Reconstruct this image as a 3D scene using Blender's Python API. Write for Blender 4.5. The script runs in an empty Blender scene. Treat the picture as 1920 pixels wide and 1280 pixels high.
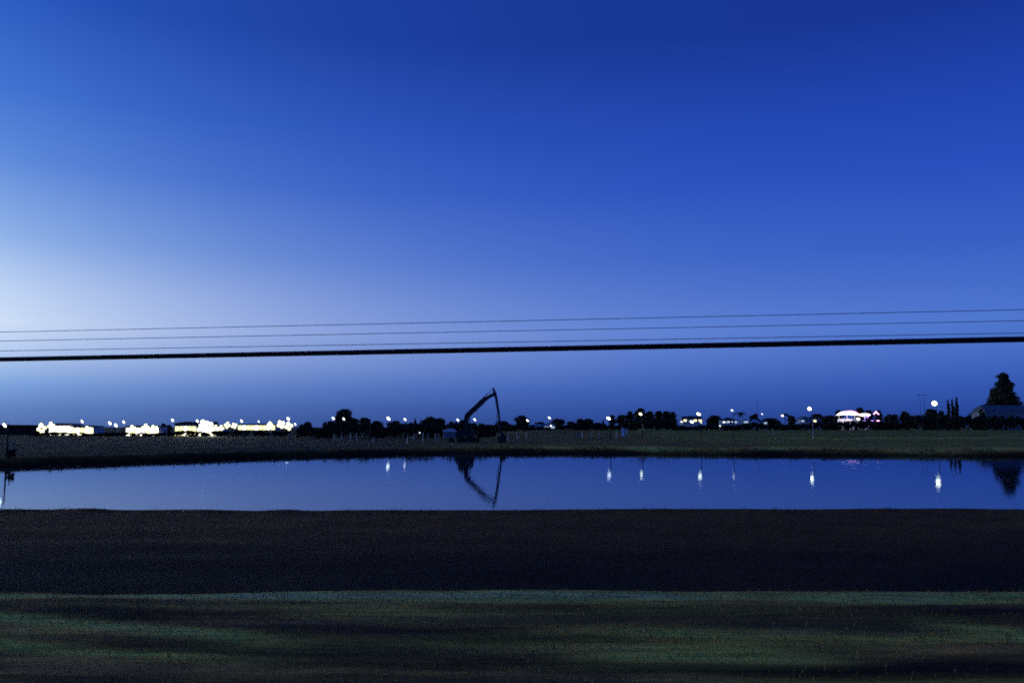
import bpy, math, random
import numpy as np
from mathutils import Vector, Matrix

# ------------------------------------------------------------------ camera, world, exposure
SC = bpy.context.scene
COL = SC.collection
EYE = 4.9                      # the eye is 4.9 m above the pond
F = 1600.0                     # focal length in photo pixels (1920 wide)
TH = math.atan(160 / F)        # camera pitched up a little
CT, ST = math.cos(TH), math.sin(TH)

cd = bpy.data.cameras.new('camera')
cam = bpy.data.objects.new('camera', cd)
COL.objects.link(cam)
cam.location = (0, 0, EYE)
cam.rotation_euler = (math.pi / 2 + TH, 0, 0)
cd.sensor_width = 36
cd.lens = 36 * F / 1920
cd.clip_start = 0.1
cd.clip_end = 12000
SC.camera = cam

W = bpy.data.worlds.new('World')
SC.world = W
W.use_nodes = True
nt = W.node_tree
nt.nodes.clear()


def srgb(r, g, b, a=1.0):
    def f(c):
        c /= 255
        return c / 12.92 if c < .04045 else ((c + .055) / 1.055) ** 2.4
    return (f(r), f(g), f(b), a)


def N(t, **k):
    n = nt.nodes.new(t)
    for a, b in k.items():
        setattr(n, a, b)
    return n


tc = N('ShaderNodeTexCoord')
sep = N('ShaderNodeSeparateXYZ')
nt.links.new(tc.outputs['Generated'], sep.inputs[0])
az = N('ShaderNodeMath', operation='ARCTAN2')          # azimuth from straight ahead, + to the right
nt.links.new(sep.outputs['X'], az.inputs[0]); nt.links.new(sep.outputs['Y'], az.inputs[1])
sh = N('ShaderNodeMath', operation='ADD'); sh.inputs[1].default_value = math.radians(68)   # the set sun is 68 deg to the left
nt.links.new(az.outputs[0], sh.inputs[0])
cs = N('ShaderNodeMath', operation='COSINE'); nt.links.new(sh.outputs[0], cs.inputs[0])
ac = N('ShaderNodeMath', operation='ARCCOSINE'); nt.links.new(cs.outputs[0], ac.inputs[0])
k1 = N('ShaderNodeMath', operation='MULTIPLY_ADD')
k1.inputs[1].default_value = -1 / math.radians(18); k1.inputs[2].default_value = 37 / 18
nt.links.new(ac.outputs[0], k1.inputs[0])
ex = N('ShaderNodeMath', operation='EXPONENT'); nt.links.new(k1.outputs[0], ex.inputs[0])
mn = N('ShaderNodeMath', operation='MINIMUM'); mn.inputs[1].default_value = 5.5
nt.links.new(ex.outputs[0], mn.inputs[0])


def ramp(stops):
    r = N('ShaderNodeValToRGB')
    cr = r.color_ramp
    cr.interpolation = 'B_SPLINE' if False else 'LINEAR'
    while len(cr.elements) < len(stops):
        cr.elements.new(.5)
    for e, (p, c) in zip(cr.elements, stops):
        e.position = p; e.color = srgb(*c)
    nt.links.new(sep.outputs['Z'], r.inputs[0])
    return r


warm = ramp([(0, (82, 112, 172)), (.02, (96, 132, 194)), (.043, (124, 162, 220)), (.075, (180, 203, 240)), (.105, (205, 221, 246)),
             (.14, (188, 209, 242)), (.19, (142, 176, 230)), (.265, (92, 136, 216)), (.33, (64, 112, 206)), (.42, (38, 84, 186)), (.7, (28, 68, 165)), (1, (24, 60, 152))])
cold = ramp([(0, (30, 57, 134)), (.02, (36, 69, 154)), (.043, (44, 82, 174)), (.08, (60, 102, 194)), (.11, (68, 112, 204)),
             (.15, (57, 100, 198)), (.19, (47, 90, 194)), (.265, (35, 75, 186)), (.33, (29, 65, 174)), (.42, (20, 48, 142)), (.7, (20, 48, 142)), (1, (18, 44, 134))])
mx = N('ShaderNodeMix', data_type='RGBA', clamp_factor=False)
nt.links.new(mn.outputs[0], mx.inputs[0])
nt.links.new(cold.outputs[0], mx.inputs[6]); nt.links.new(warm.outputs[0], mx.inputs[7])
sky = N('ShaderNodeTexSky')
sky.sky_type = 'NISHITA'
sky.sun_disc = False
sky.sun_elevation = math.radians(-2)
sky.sun_rotation = math.radians(-45)
tint = N('ShaderNodeMix', data_type='RGBA', blend_type='MULTIPLY')
tint.inputs[0].default_value = 1
nt.links.new(sky.outputs[0], tint.inputs[6]); tint.inputs[7].default_value = (.01, .02, .04, 1)
ad = N('ShaderNodeMix', data_type='RGBA', blend_type='ADD'); ad.inputs[0].default_value = 1
nt.links.new(mx.outputs[2], ad.inputs[6]); nt.links.new(tint.outputs[2], ad.inputs[7])
bg = N('ShaderNodeBackground'); bg.inputs[1].default_value = 1.0
nt.links.new(ad.outputs[2], bg.inputs[0])
ow = N('ShaderNodeOutputWorld'); nt.links.new(bg.outputs[0], ow.inputs[0])

SC.view_settings.view_transform = 'Standard'
SC.view_settings.look = 'None'
SC.view_settings.exposure = 0
SC.view_settings.gamma = 1
SC.render.filter_size = 1.9
SC.cycles.filter_width = 1.9
SC.cycles.use_denoising = False
SC.cycles.use_adaptive_sampling = True
SC.cycles.adaptive_threshold = .06
SC.cycles.adaptive_min_samples = 12
SC.cycles.max_bounces = 5
SC.cycles.sample_clamp_indirect = 10

rnd = random.Random(7)
rng = np.random.default_rng(11)


# ------------------------------------------------------------------ helpers
def P(px, py, Y):
    """world point seen at photo pixel (px, py) at forward distance Y"""
    up = 640 - py
    wy = F * CT - up * ST
    s = Y / wy
    return Vector(((px - 960) * s, Y, EYE + (up * CT + F * ST) * s))


def PX(px, Y):
    return (px - 960) * Y / 1608.0


def ZY(py, Y):
    return P(960, py, Y).z


def mat(name, base, rough=.8, emit=None, strength=0, metal=0, noise=0, nscale=4.0, spec=.3):
    m = bpy.data.materials.new(name)
    m.use_nodes = True
    t = m.node_tree
    b = t.nodes['Principled BSDF']
    b.inputs['Base Color'].default_value = (*base, 1)
    b.inputs['Roughness'].default_value = rough
    b.inputs['Metallic'].default_value = metal
    b.inputs['Specular IOR Level'].default_value = spec
    if noise:
        c = t.nodes.new('ShaderNodeTexCoord')
        n = t.nodes.new('ShaderNodeTexNoise'); n.inputs['Scale'].default_value = nscale; n.inputs['Detail'].default_value = 5
        t.links.new(c.outputs['Object'], n.inputs['Vector'])
        mr = t.nodes.new('ShaderNodeMapRange')
        mr.inputs['From Min'].default_value = .3; mr.inputs['From Max'].default_value = .7
        mr.inputs['To Min'].default_value = 1 - noise; mr.inputs['To Max'].default_value = 1 + noise
        t.links.new(n.outputs['Fac'], mr.inputs['Value'])
        mm = t.nodes.new('ShaderNodeVectorMath'); mm.operation = 'SCALE'
        mm.inputs[0].default_value = base
        t.links.new(mr.outputs['Result'], mm.inputs['Scale'])
        t.links.new(mm.outputs[0], b.inputs['Base Color'])
        bp = t.nodes.new('ShaderNodeBump'); bp.inputs['Strength'].default_value = .25; bp.inputs['Distance'].default_value = .03
        t.links.new(n.outputs['Fac'], bp.inputs['Height']); t.links.new(bp.outputs[0], b.inputs['Normal'])
    if emit:
        b.inputs['Emission Color'].default_value = (*emit, 1)
        b.inputs['Emission Strength'].default_value = strength
    return m


M = {
    'leaf': mat('foliage_dark', (.045, .05, .02), .7, noise=.45, nscale=.8),
    'leaf2': mat('foliage_olive', (.06, .055, .025), .7, noise=.45, nscale=.7),
    'bark': mat('bark', (.09, .07, .05), .9, noise=.4, nscale=6),
    'paleb': mat('pale_bark', (.62, .55, .36), .8, noise=.3, nscale=6),
    'steel': mat('galvanised_steel', (.32, .34, .36), .5, metal=.4, noise=.15, nscale=8),
    'dark': mat('dark_painted_steel', (.03, .028, .026), .5, noise=.4, nscale=2),
    'worn': mat('worn_steel', (.17, .15, .17), .35, metal=.6, noise=.4, nscale=2),
    'rubber': mat('track_steel', (.015, .014, .013), .7, noise=.4, nscale=4),
    'glass': mat('dark_glass', (.01, .012, .015), .12, spec=.5),
    'alu': mat('bare_aluminium_wire', (.5, .52, .56), .6, metal=.1),
    'wire': mat('black_cable', (.008, .008, .009), .7),
    'wood': mat('creosoted_wood', (.05, .038, .028), .9, noise=.4, nscale=5),
    'white': mat('white_paint', (.75, .78, .8), .6, noise=.12, nscale=3),
    'pale': mat('pale_render', (.5, .52, .52), .8, noise=.2, nscale=1.5),
    'grey': mat('grey_sheet_metal', (.22, .24, .26), .6, noise=.2, nscale=1.2),
    'roof': mat('dark_roof', (.035, .033, .034), .8, noise=.3, nscale=2),
    'shedroof': mat('weathered_sheet_roof', (.13, .14, .14), .8, noise=.2, nscale=.6),
    'soil': mat('dark_soil', (.03, .024, .018), .95, noise=.5, nscale=2),
    'lampA': mat('lamp_lens_strong', (.9, .9, .9), .4, emit=(1, 1, .66), strength=6.5),
    'lampY': mat('floodlight_lens', (.9, .9, .9), .4, emit=(1, 1, .52), strength=2.4),
    'lampB': mat('lamp_lens_bright', (.9, .9, .9), .4, emit=(.97, 1, .9), strength=4.5),
    'lampC': mat('lamp_lens', (.9, .9, .9), .4, emit=(.95, 1, .96), strength=2.6),
    'lampD': mat('lamp_lens_faint', (.9, .9, .9), .4, emit=(.85, .95, 1), strength=2.2),
    'warm': mat('lit_pane_facade_yellow', (.5, .5, .4), .5, emit=(1, .95, .42), strength=1.7),  # house panes, and painted glow of the floodlit yard walls
    'facade_glow': mat('floodlit_facade_white', (.5, .5, .45), .5, emit=(1, .98, .74), strength=2.6),  # glow standing in for floodlight on the yard facades
    'cool': mat('lit_pane_cool', (.4, .45, .5), .5, emit=(.62, .85, 1), strength=.6),
    'green': mat('lit_pane_green', (.3, .4, .3), .5, emit=(.3, .6, .35), strength=.16),
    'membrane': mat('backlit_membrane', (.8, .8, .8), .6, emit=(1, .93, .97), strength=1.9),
    'pinkled': mat('pink_light_strip', (.5, .2, .2), .5, emit=(1, .16, .3), strength=3.5),
    'violetled': mat('violet_light', (.3, .2, .5), .5, emit=(.45, .22, 1), strength=2.2),
    'magenta': mat('magenta_neon', (.5, .2, .4), .5, emit=(1, .5, .9), strength=3.0),
}


def tag(o, label=None, cat=None, group=None, kind=None):
    if label: o['label'] = label
    if cat: o['category'] = cat
    if group: o['group'] = group
    if kind: o['kind'] = kind
    return o


def empty(name, loc, label, cat, group=None, rz=0):
    o = bpy.data.objects.new(name, None)
    COL.objects.link(o)
    o.location = loc; o.rotation_euler = (0, 0, rz)
    o.empty_display_size = .3
    return tag(o, label, cat, group)


class MB:
    def __init__(s):
        s.v = []; s.f = []

    def box(s, c, d, m=None, bev=0):
        """box centred c, size d, optional 3x3/4x4 matrix; chamfered vertical edges when bev"""
        x, y, z = d[0] / 2, d[1] / 2, d[2] / 2
        if bev:
            q = [(-x + bev, -y), (x - bev, -y), (x, -y + bev), (x, y - bev), (x - bev, y), (-x + bev, y), (-x, y - bev), (-x, -y + bev)]
        else:
            q = [(-x, -y), (x, -y), (x, y), (-x, y)]
        n = len(q); b = len(s.v)
        for zz in (-z, z):
            for (a, e) in q:
                p = Vector((a, e, zz))
                if m is not None: p = m @ p
                s.v.append(tuple(p + Vector(c)))
        s.f.append(tuple(b + i for i in reversed(range(n))))
        s.f.append(tuple(b + n + i for i in range(n)))
        for i in range(n):
            j = (i + 1) % n
            s.f.append((b + i, b + j, b + n + j, b + n + i))
        return s

    def prism(s, poly, y0, y1):
        """polygon in the XZ plane extruded along Y"""
        b = len(s.v); n = len(poly)
        for yy in (y0, y1):
            for (x, z) in poly:
                s.v.append((x, yy, z))
        s.f.append(tuple(b + i for i in range(n)))
        s.f.append(tuple(b + n + i for i in reversed(range(n))))
        for i in range(n):
            j = (i + 1) % n
            s.f.append((b + j, b + i, b + n + i, b + n + j))
        return s

    def tube(s, pts, rad, n=8):
        if not hasattr(rad, '__len__'): rad = [rad] * len(pts)
        pts = [Vector(p) for p in pts]
        b = len(s.v)
        for i, p in enumerate(pts):
            t = (pts[min(i + 1, len(pts) - 1)] - pts[max(i - 1, 0)]).normalized()
            a = t.cross(Vector((0, 0, 1)))
            if a.length < .05: a = t.cross(Vector((0, 1, 0)))
            a.normalize(); c = t.cross(a)
            for k in range(n):
                w = 2 * math.pi * k / n
                s.v.append(tuple(p + (a * math.cos(w) + c * math.sin(w)) * rad[i]))
        for i in range(len(pts) - 1):
            for k in range(n):
                k2 = (k + 1) % n
                s.f.append((b + i * n + k, b + i * n + k2, b + (i + 1) * n + k2, b + (i + 1) * n + k))
        s.f.append(tuple(b + k for k in reversed(range(n))))
        s.f.append(tuple(b + (len(pts) - 1) * n + k for k in range(n)))
        return s

    def ellip(s, c, r, m=None, nu=12, nv=7):
        b = len(s.v)
        for i in range(nv + 1):
            ph = math.pi * i / nv
            for k in range(nu):
                w = 2 * math.pi * k / nu
                p = Vector((r[0] * math.sin(ph) * math.cos(w), r[1] * math.sin(ph) * math.sin(w), r[2] * math.cos(ph)))
                if m is not None: p = m @ p
                s.v.append(tuple(p + Vector(c)))
        for i in range(nv):
            for k in range(nu):
                k2 = (k + 1) % nu
                s.f.append((b + i * nu + k, b + (i + 1) * nu + k, b + (i + 1) * nu + k2, b + i * nu + k2))
        return s

    def mesh(s, name, m, smooth=False):
        me = bpy.data.meshes.new(name)
        me.from_pydata(s.v, [], s.f)
        me.materials.append(m)
        if smooth: me.shade_smooth()
        me.update()
        return me

    def obj(s, name, m, parent=None, smooth=False):
        o = bpy.data.objects.new(name, s.mesh(name, m, smooth))
        COL.objects.link(o)
        if parent: o.parent = parent
        return o


def copy_tree(o, parent=None):
    c = o.copy(); COL.objects.link(c); c.parent = parent
    for ch in o.children: copy_tree(ch, c)
    return c


# value noise in numpy
def vnoise(x, y, seed=0):
    xi = np.floor(x).astype(np.int64); yi = np.floor(y).astype(np.int64)
    fx = x - xi; fy = y - yi
    fx = fx * fx * (3 - 2 * fx); fy = fy * fy * (3 - 2 * fy)

    def h(a, b):
        n = (a * 374761393 + b * 668265263 + seed * 144665) & 0x7fffffff
        n = ((n ^ (n >> 13)) * 1274126177) & 0x7fffffff
        return ((n ^ (n >> 16)) & 0xffff) / 65535.0
    return (h(xi, yi) * (1 - fx) + h(xi + 1, yi) * fx) * (1 - fy) + (h(xi, yi + 1) * (1 - fx) + h(xi + 1, yi + 1) * fx) * fy


def sm(a, b, x):
    t = np.clip((x - a) / (b - a), 0, 1)
    return t * t * (3 - 2 * t)


SHX = [-420, -100, -65, -57, -47.4, -34, -23, -11.4, 1, 14.5, 34, 54, 89.6, 130, 180, 400]
SHY = [20, 50, 107, 118, 132, 147, 155.5, 161, 162, 161, 155, 151.5, 144, 130, 60, 40]


def terrain(X, Y):
    X = np.asarray(X, float); Y = np.asarray(Y, float)
    ys = np.interp(X, SHX, SHY) + (vnoise(X / 9, Y * 0 + 3, 5) - .5) * 1.6
    verge = 1.9 + (vnoise(X / 3.5, Y / .8, 1) - .5) * .09 + (vnoise(X / 1.1, Y / .35, 2) - .5) * .035
    edge = 15.9 + (vnoise(X / 5, X * 0, 8) - .5) * .3
    low = .33 + (vnoise(X / 6, Y / 2, 3) - .5) * .12
    z = verge + (low - verge) * sm(edge, edge + 2.6, Y)
    bump = .09 * np.exp(-((X + 23.5) / 1.1) ** 2) + .07 * np.exp(-((X + 17) / 2.4) ** 2) + .08 * np.exp(-((X + 12.5) / .9) ** 2)
    crest = .37 + (vnoise(X / 4, X * 0, 4) - .5) * .07 + bump + np.clip(X, 0, 40) * .0015 - .05 * np.exp(-((X + 12) / 9) ** 2)
    z = z + (crest - z) * sm(41, 46.5, Y)
    z = z + (-1.2 - z) * sm(47.5, 54, Y)
    # beyond the pond
    d = Y - ys
    bank = -1.2 + 2.1 * sm(-3.2, 3.4, d)
    bank = bank + .4 * sm(3, 20, d) + (vnoise(X / 5, Y / 3, 6) - .5) * .12 * sm(2, 6, d)
    side = sm(-.055, .03, X / np.maximum(Y, 1))
    rise = 2.15 * np.clip((Y - 215) / 185, 0, 1) * side - 1.6 * sm(440, 700, Y) * side
    bank = bank + rise * 1.0
    far = bank + (vnoise(X / 30, Y / 30, 7) - .5) * .3 * sm(150, 200, Y)
    k = sm(-4, -2, d)
    z = np.where(d > -4, z * (1 - k) + np.maximum(z, far) * k, z)
    z = np.where(d > -2, np.where(Y > 56, far, np.maximum(z, far)), z)
    return z


def TZ(x, y):
    return float(terrain(np.array([x]), np.array([y]))[0])


# ------------------------------------------------------------------ ground sheet
def seg(*a):
    out = []
    for (s, e, st) in a:
        out += list(np.arange(s, e, st))
    return np.array(out + [a[-1][1]])


gx = seg((-6000, -1000, 1000), (-1000, -300, 50), (-300, -110, 5), (-110, -30, 1.1), (-30, 30, .45), (30, 110, 1.1), (110, 300, 5), (300, 1000, 50), (1000, 6000, 1000))
gy = seg((-400, -20, 40), (-20, 8, 2), (8, 20, .12), (20, 40, .8), (40, 58, .4), (58, 90, 2), (90, 185, .9), (185, 300, 3), (300, 600, 12), (600, 1500, 100), (1500, 8000, 1000))
GX, GY = np.meshgrid(gx, gy)
GZ = terrain(GX, GY)
nv = GX.size
verts = np.stack([GX.ravel(), GY.ravel(), GZ.ravel()], 1)
nx, ny = len(gx), len(gy)
ii = (np.arange(ny - 1)[:, None] * nx + np.arange(nx - 1)[None, :]).ravel()
faces = np.stack([ii, ii + 1, ii + nx + 1, ii + nx], 1)
me = bpy.data.meshes.new('ground')
me.vertices.add(nv); me.vertices.foreach_set('co', verts.ravel())
me.loops.add(faces.size); me.loops.foreach_set('vertex_index', faces.ravel().astype(np.int32))
me.polygons.add(len(faces)); me.polygons.foreach_set('loop_start', (np.arange(len(faces)) * 4).astype(np.int32))
me.polygons.foreach_set('loop_total', np.full(len(faces), 4, np.int32))
me.update(calc_edges=True)
me.shade_smooth()
# what grows where: verge grass with streaks of light painted in, dark damp low ground, mud bank, dry grass on the bank top, field
X, Y, Z = GX.ravel(), GY.ravel(), GZ.ravel()
ys = np.interp(X, SHX, SHY)


def C(r, g, b): return np.array([r, g, b])[None, :]


def mixc(a, b, k): return a * (1 - k[:, None]) + b * k[:, None]


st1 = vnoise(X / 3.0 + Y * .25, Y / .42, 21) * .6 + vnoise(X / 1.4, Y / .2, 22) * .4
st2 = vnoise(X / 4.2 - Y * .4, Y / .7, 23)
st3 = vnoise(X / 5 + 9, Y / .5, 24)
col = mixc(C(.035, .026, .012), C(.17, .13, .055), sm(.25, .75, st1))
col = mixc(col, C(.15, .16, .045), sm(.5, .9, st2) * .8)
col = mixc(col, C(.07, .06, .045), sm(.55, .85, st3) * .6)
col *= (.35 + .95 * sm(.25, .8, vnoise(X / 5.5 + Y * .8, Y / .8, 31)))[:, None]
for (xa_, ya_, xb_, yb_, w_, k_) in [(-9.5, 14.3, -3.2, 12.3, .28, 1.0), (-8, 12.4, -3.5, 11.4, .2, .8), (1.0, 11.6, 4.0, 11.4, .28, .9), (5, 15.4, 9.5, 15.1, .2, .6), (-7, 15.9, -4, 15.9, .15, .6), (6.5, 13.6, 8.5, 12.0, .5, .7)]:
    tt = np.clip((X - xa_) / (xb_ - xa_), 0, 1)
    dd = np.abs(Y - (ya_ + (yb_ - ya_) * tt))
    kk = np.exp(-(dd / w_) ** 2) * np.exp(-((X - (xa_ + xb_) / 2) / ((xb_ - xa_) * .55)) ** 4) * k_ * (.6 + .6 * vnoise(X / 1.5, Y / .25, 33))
    col = mixc(col, C(.26, .28, .09), np.clip(kk * 1.2, 0, 1))  # pale streaks: light spilling from the train windows, painted into the verge colour
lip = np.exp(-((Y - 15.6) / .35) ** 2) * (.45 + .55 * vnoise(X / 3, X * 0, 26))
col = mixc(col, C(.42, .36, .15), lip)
low = mixc(C(.028, .018, .008), C(.055, .04, .02), vnoise(X / 7, Y / 4, 27))
low = mixc(low * .42, C(.10, .065, .035), sm(27, 42, Y) * .6)
col = mixc(col, low, sm(16.2, 16.9, Y))
d = Y - ys
mud = C(.012, .009, .006)
dry = mixc(C(.10, .075, .03), C(.34, .27, .15), vnoise(X / 9, Y / 5, 28))
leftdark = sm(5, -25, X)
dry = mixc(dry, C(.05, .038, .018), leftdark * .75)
fld = mixc(C(.05, .045, .016), C(.09, .075, .028), vnoise(X / 22, Y / 9, 29))
fld = mixc(fld, C(.10, .12, .035), sm(30, 60, X) * (.35 + .5 * vnoise(X / 60, Y / 5, 30)))
fld = mixc(fld, C(.50, .46, .22), sm(70, 100, X) * np.exp(-((Y - 252 + X * .03) / 2.5) ** 2) * .8)
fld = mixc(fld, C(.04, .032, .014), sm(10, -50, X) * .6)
farc = mixc(np.repeat(mud, len(X), 0), dry, sm(.8, 3.2, d))
farc = mixc(farc, fld, sm(7, 16, d))
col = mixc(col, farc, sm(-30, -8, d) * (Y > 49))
ca = me.color_attributes.new('cover', 'FLOAT_COLOR', 'POINT')
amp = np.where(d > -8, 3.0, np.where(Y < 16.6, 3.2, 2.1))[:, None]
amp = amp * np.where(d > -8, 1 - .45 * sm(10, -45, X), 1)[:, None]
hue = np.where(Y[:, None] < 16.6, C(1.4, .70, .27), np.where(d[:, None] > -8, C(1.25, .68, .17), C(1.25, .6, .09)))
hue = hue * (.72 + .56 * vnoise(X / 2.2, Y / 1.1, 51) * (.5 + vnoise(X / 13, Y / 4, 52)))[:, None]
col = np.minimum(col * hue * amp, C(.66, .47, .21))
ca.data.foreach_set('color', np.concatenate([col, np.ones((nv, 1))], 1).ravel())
ground = bpy.data.objects.new('ground', me)
COL.objects.link(ground); tag(ground, kind='structure')
gm = bpy.data.materials.new('ground_cover'); gm.use_nodes = True
t = gm.node_tree; b = t.nodes['Principled BSDF']
b.inputs['Roughness'].default_value = .95; b.inputs['Specular IOR Level'].default_value = .1
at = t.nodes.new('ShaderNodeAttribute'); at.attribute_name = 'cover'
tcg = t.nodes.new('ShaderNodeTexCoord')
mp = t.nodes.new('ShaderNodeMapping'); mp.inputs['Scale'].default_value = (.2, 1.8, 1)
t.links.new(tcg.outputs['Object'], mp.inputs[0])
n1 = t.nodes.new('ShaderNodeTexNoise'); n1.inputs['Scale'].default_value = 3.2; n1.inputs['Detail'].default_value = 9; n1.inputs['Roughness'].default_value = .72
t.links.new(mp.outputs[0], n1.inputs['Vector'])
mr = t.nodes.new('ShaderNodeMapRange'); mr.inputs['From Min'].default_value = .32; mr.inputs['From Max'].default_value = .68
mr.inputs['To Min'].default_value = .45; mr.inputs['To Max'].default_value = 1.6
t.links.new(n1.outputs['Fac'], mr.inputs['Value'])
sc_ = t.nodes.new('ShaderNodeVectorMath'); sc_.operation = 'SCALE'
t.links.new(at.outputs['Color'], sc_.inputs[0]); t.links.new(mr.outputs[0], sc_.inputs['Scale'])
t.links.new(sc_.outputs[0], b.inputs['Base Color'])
bp = t.nodes.new('ShaderNodeBump'); bp.inputs['Strength'].default_value = .5; bp.inputs['Distance'].default_value = .05
t.links.new(n1.outputs['Fac'], bp.inputs['Height']); t.links.new(bp.outputs[0], b.inputs['Normal'])
me.materials.append(gm)

# ------------------------------------------------------------------ pond
wm = bpy.data.materials.new('pond_water'); wm.use_nodes = True
t = wm.node_tree; t.nodes.remove(t.nodes['Principled BSDF'])
wo_ = t.nodes['Material Output']
gl = t.nodes.new('ShaderNodeBsdfGlossy'); gl.inputs['Color'].default_value = (.49, .60, .82, 1); gl.inputs['Roughness'].default_value = .038
df = t.nodes.new('ShaderNodeBsdfDiffuse'); df.inputs['Color'].default_value = (.012, .016, .02, 1)
fr_ = t.nodes.new('ShaderNodeFresnel'); fr_.inputs['IOR'].default_value = 1.33
ms = t.nodes.new('ShaderNodeMixShader')
t.links.new(fr_.outputs[0], ms.inputs[0]); t.links.new(df.outputs[0], ms.inputs[1]); t.links.new(gl.outputs[0], ms.inputs[2])
t.links.new(ms.outputs[0], wo_.inputs['Surface'])
tcw = t.nodes.new('ShaderNodeTexCoord')
mp = t.nodes.new('ShaderNodeMapping'); mp.inputs['Scale'].default_value = (.8, 1.1, 1)
t.links.new(tcw.outputs['Object'], mp.inputs[0])
nw = t.nodes.new('ShaderNodeTexNoise'); nw.inputs['Scale'].default_value = 1.5; nw.inputs['Detail'].default_value = 3
t.links.new(mp.outputs[0], nw.inputs['Vector'])
bw = t.nodes.new('ShaderNodeBump'); bw.inputs['Strength'].default_value = .12; bw.inputs['Distance'].default_value = .012
np_ = t.nodes.new('ShaderNodeTexNoise'); np_.inputs['Scale'].default_value = .07; np_.inputs['Detail'].default_value = 4
mpp = t.nodes.new('ShaderNodeMapping'); mpp.inputs['Scale'].default_value = (.35, 1.6, 1)
t.links.new(tcw.outputs['Object'], mpp.inputs[0]); t.links.new(mpp.outputs[0], np_.inputs['Vector'])
mrp = t.nodes.new('ShaderNodeMapRange'); mrp.inputs['From Min'].default_value = .35; mrp.inputs['From Max'].default_value = .65
mrp.inputs['To Min'].default_value = .05; mrp.inputs['To Max'].default_value = .3
t.links.new(np_.outputs['Fac'], mrp.inputs['Value']); t.links.new(mrp.outputs[0], bw.inputs['Strength'])
t.links.new(nw.outputs['Fac'], bw.inputs['Height']); t.links.new(bw.outputs[0], gl.inputs['Normal'])
pw = MB()
outl = [(-110, 44), (-60, 44), (150, 44), (200, 60), (136, 140)] + [(x, y + 4) for x, y in zip(SHX[::-1], SHY[::-1]) if -105 <= x <= 125]
pw.v = [(x, y, 0) for x, y in outl]; pw.f = [tuple(range(len(outl)))]
tag(pw.obj('pond', wm), kind='structure')

# ------------------------------------------------------------------ vegetation
def leaves(clumps, n, size, seed, core=.35):
    """clumps: list of (cx,cy,cz,rx,ry,rz); small leafy faces over and inside them"""
    r = np.random.default_rng(seed)
    cl = np.array(clumps)
    wgt = cl[:, 3] * cl[:, 5]; wgt /= wgt.sum()
    idx = r.choice(len(cl), n, p=wgt)
    dv = r.normal(size=(n, 3)); dv /= np.linalg.norm(dv, axis=1)[:, None]
    rad = np.where(r.random(n) < core, r.random(n) ** .5 * .85, .82 + r.random(n) * .28)
    c = cl[idx, :3] + dv * cl[idx, 3:] * rad[:, None]
    a = r.normal(size=(n, 3)); a /= np.linalg.norm(a, axis=1)[:, None]
    bb = np.cross(a, r.normal(size=(n, 3))); bb /= np.linalg.norm(bb, axis=1)[:, None]
    s = size * (.6 + .8 * r.random(n)) * np.where(rad < .82, 1.7, 1)
    a *= s[:, None]; bb *= (s * .55)[:, None]
    v = np.stack([c - a, c + bb, c + a, c - bb], 1).reshape(-1, 3)
    f = np.arange(n * 4).reshape(-1, 4)
    return v, f


def leafmesh(name, v, f, m):
    me = bpy.data.meshes.new(name)
    me.from_pydata(v.tolist(), [], f.tolist())
    me.materials.append(m)
    return me


def link(name, me, parent=None):
    o = bpy.data.objects.new(name, me); COL.objects.link(o)
    if parent: o.parent = parent
    return o


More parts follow.
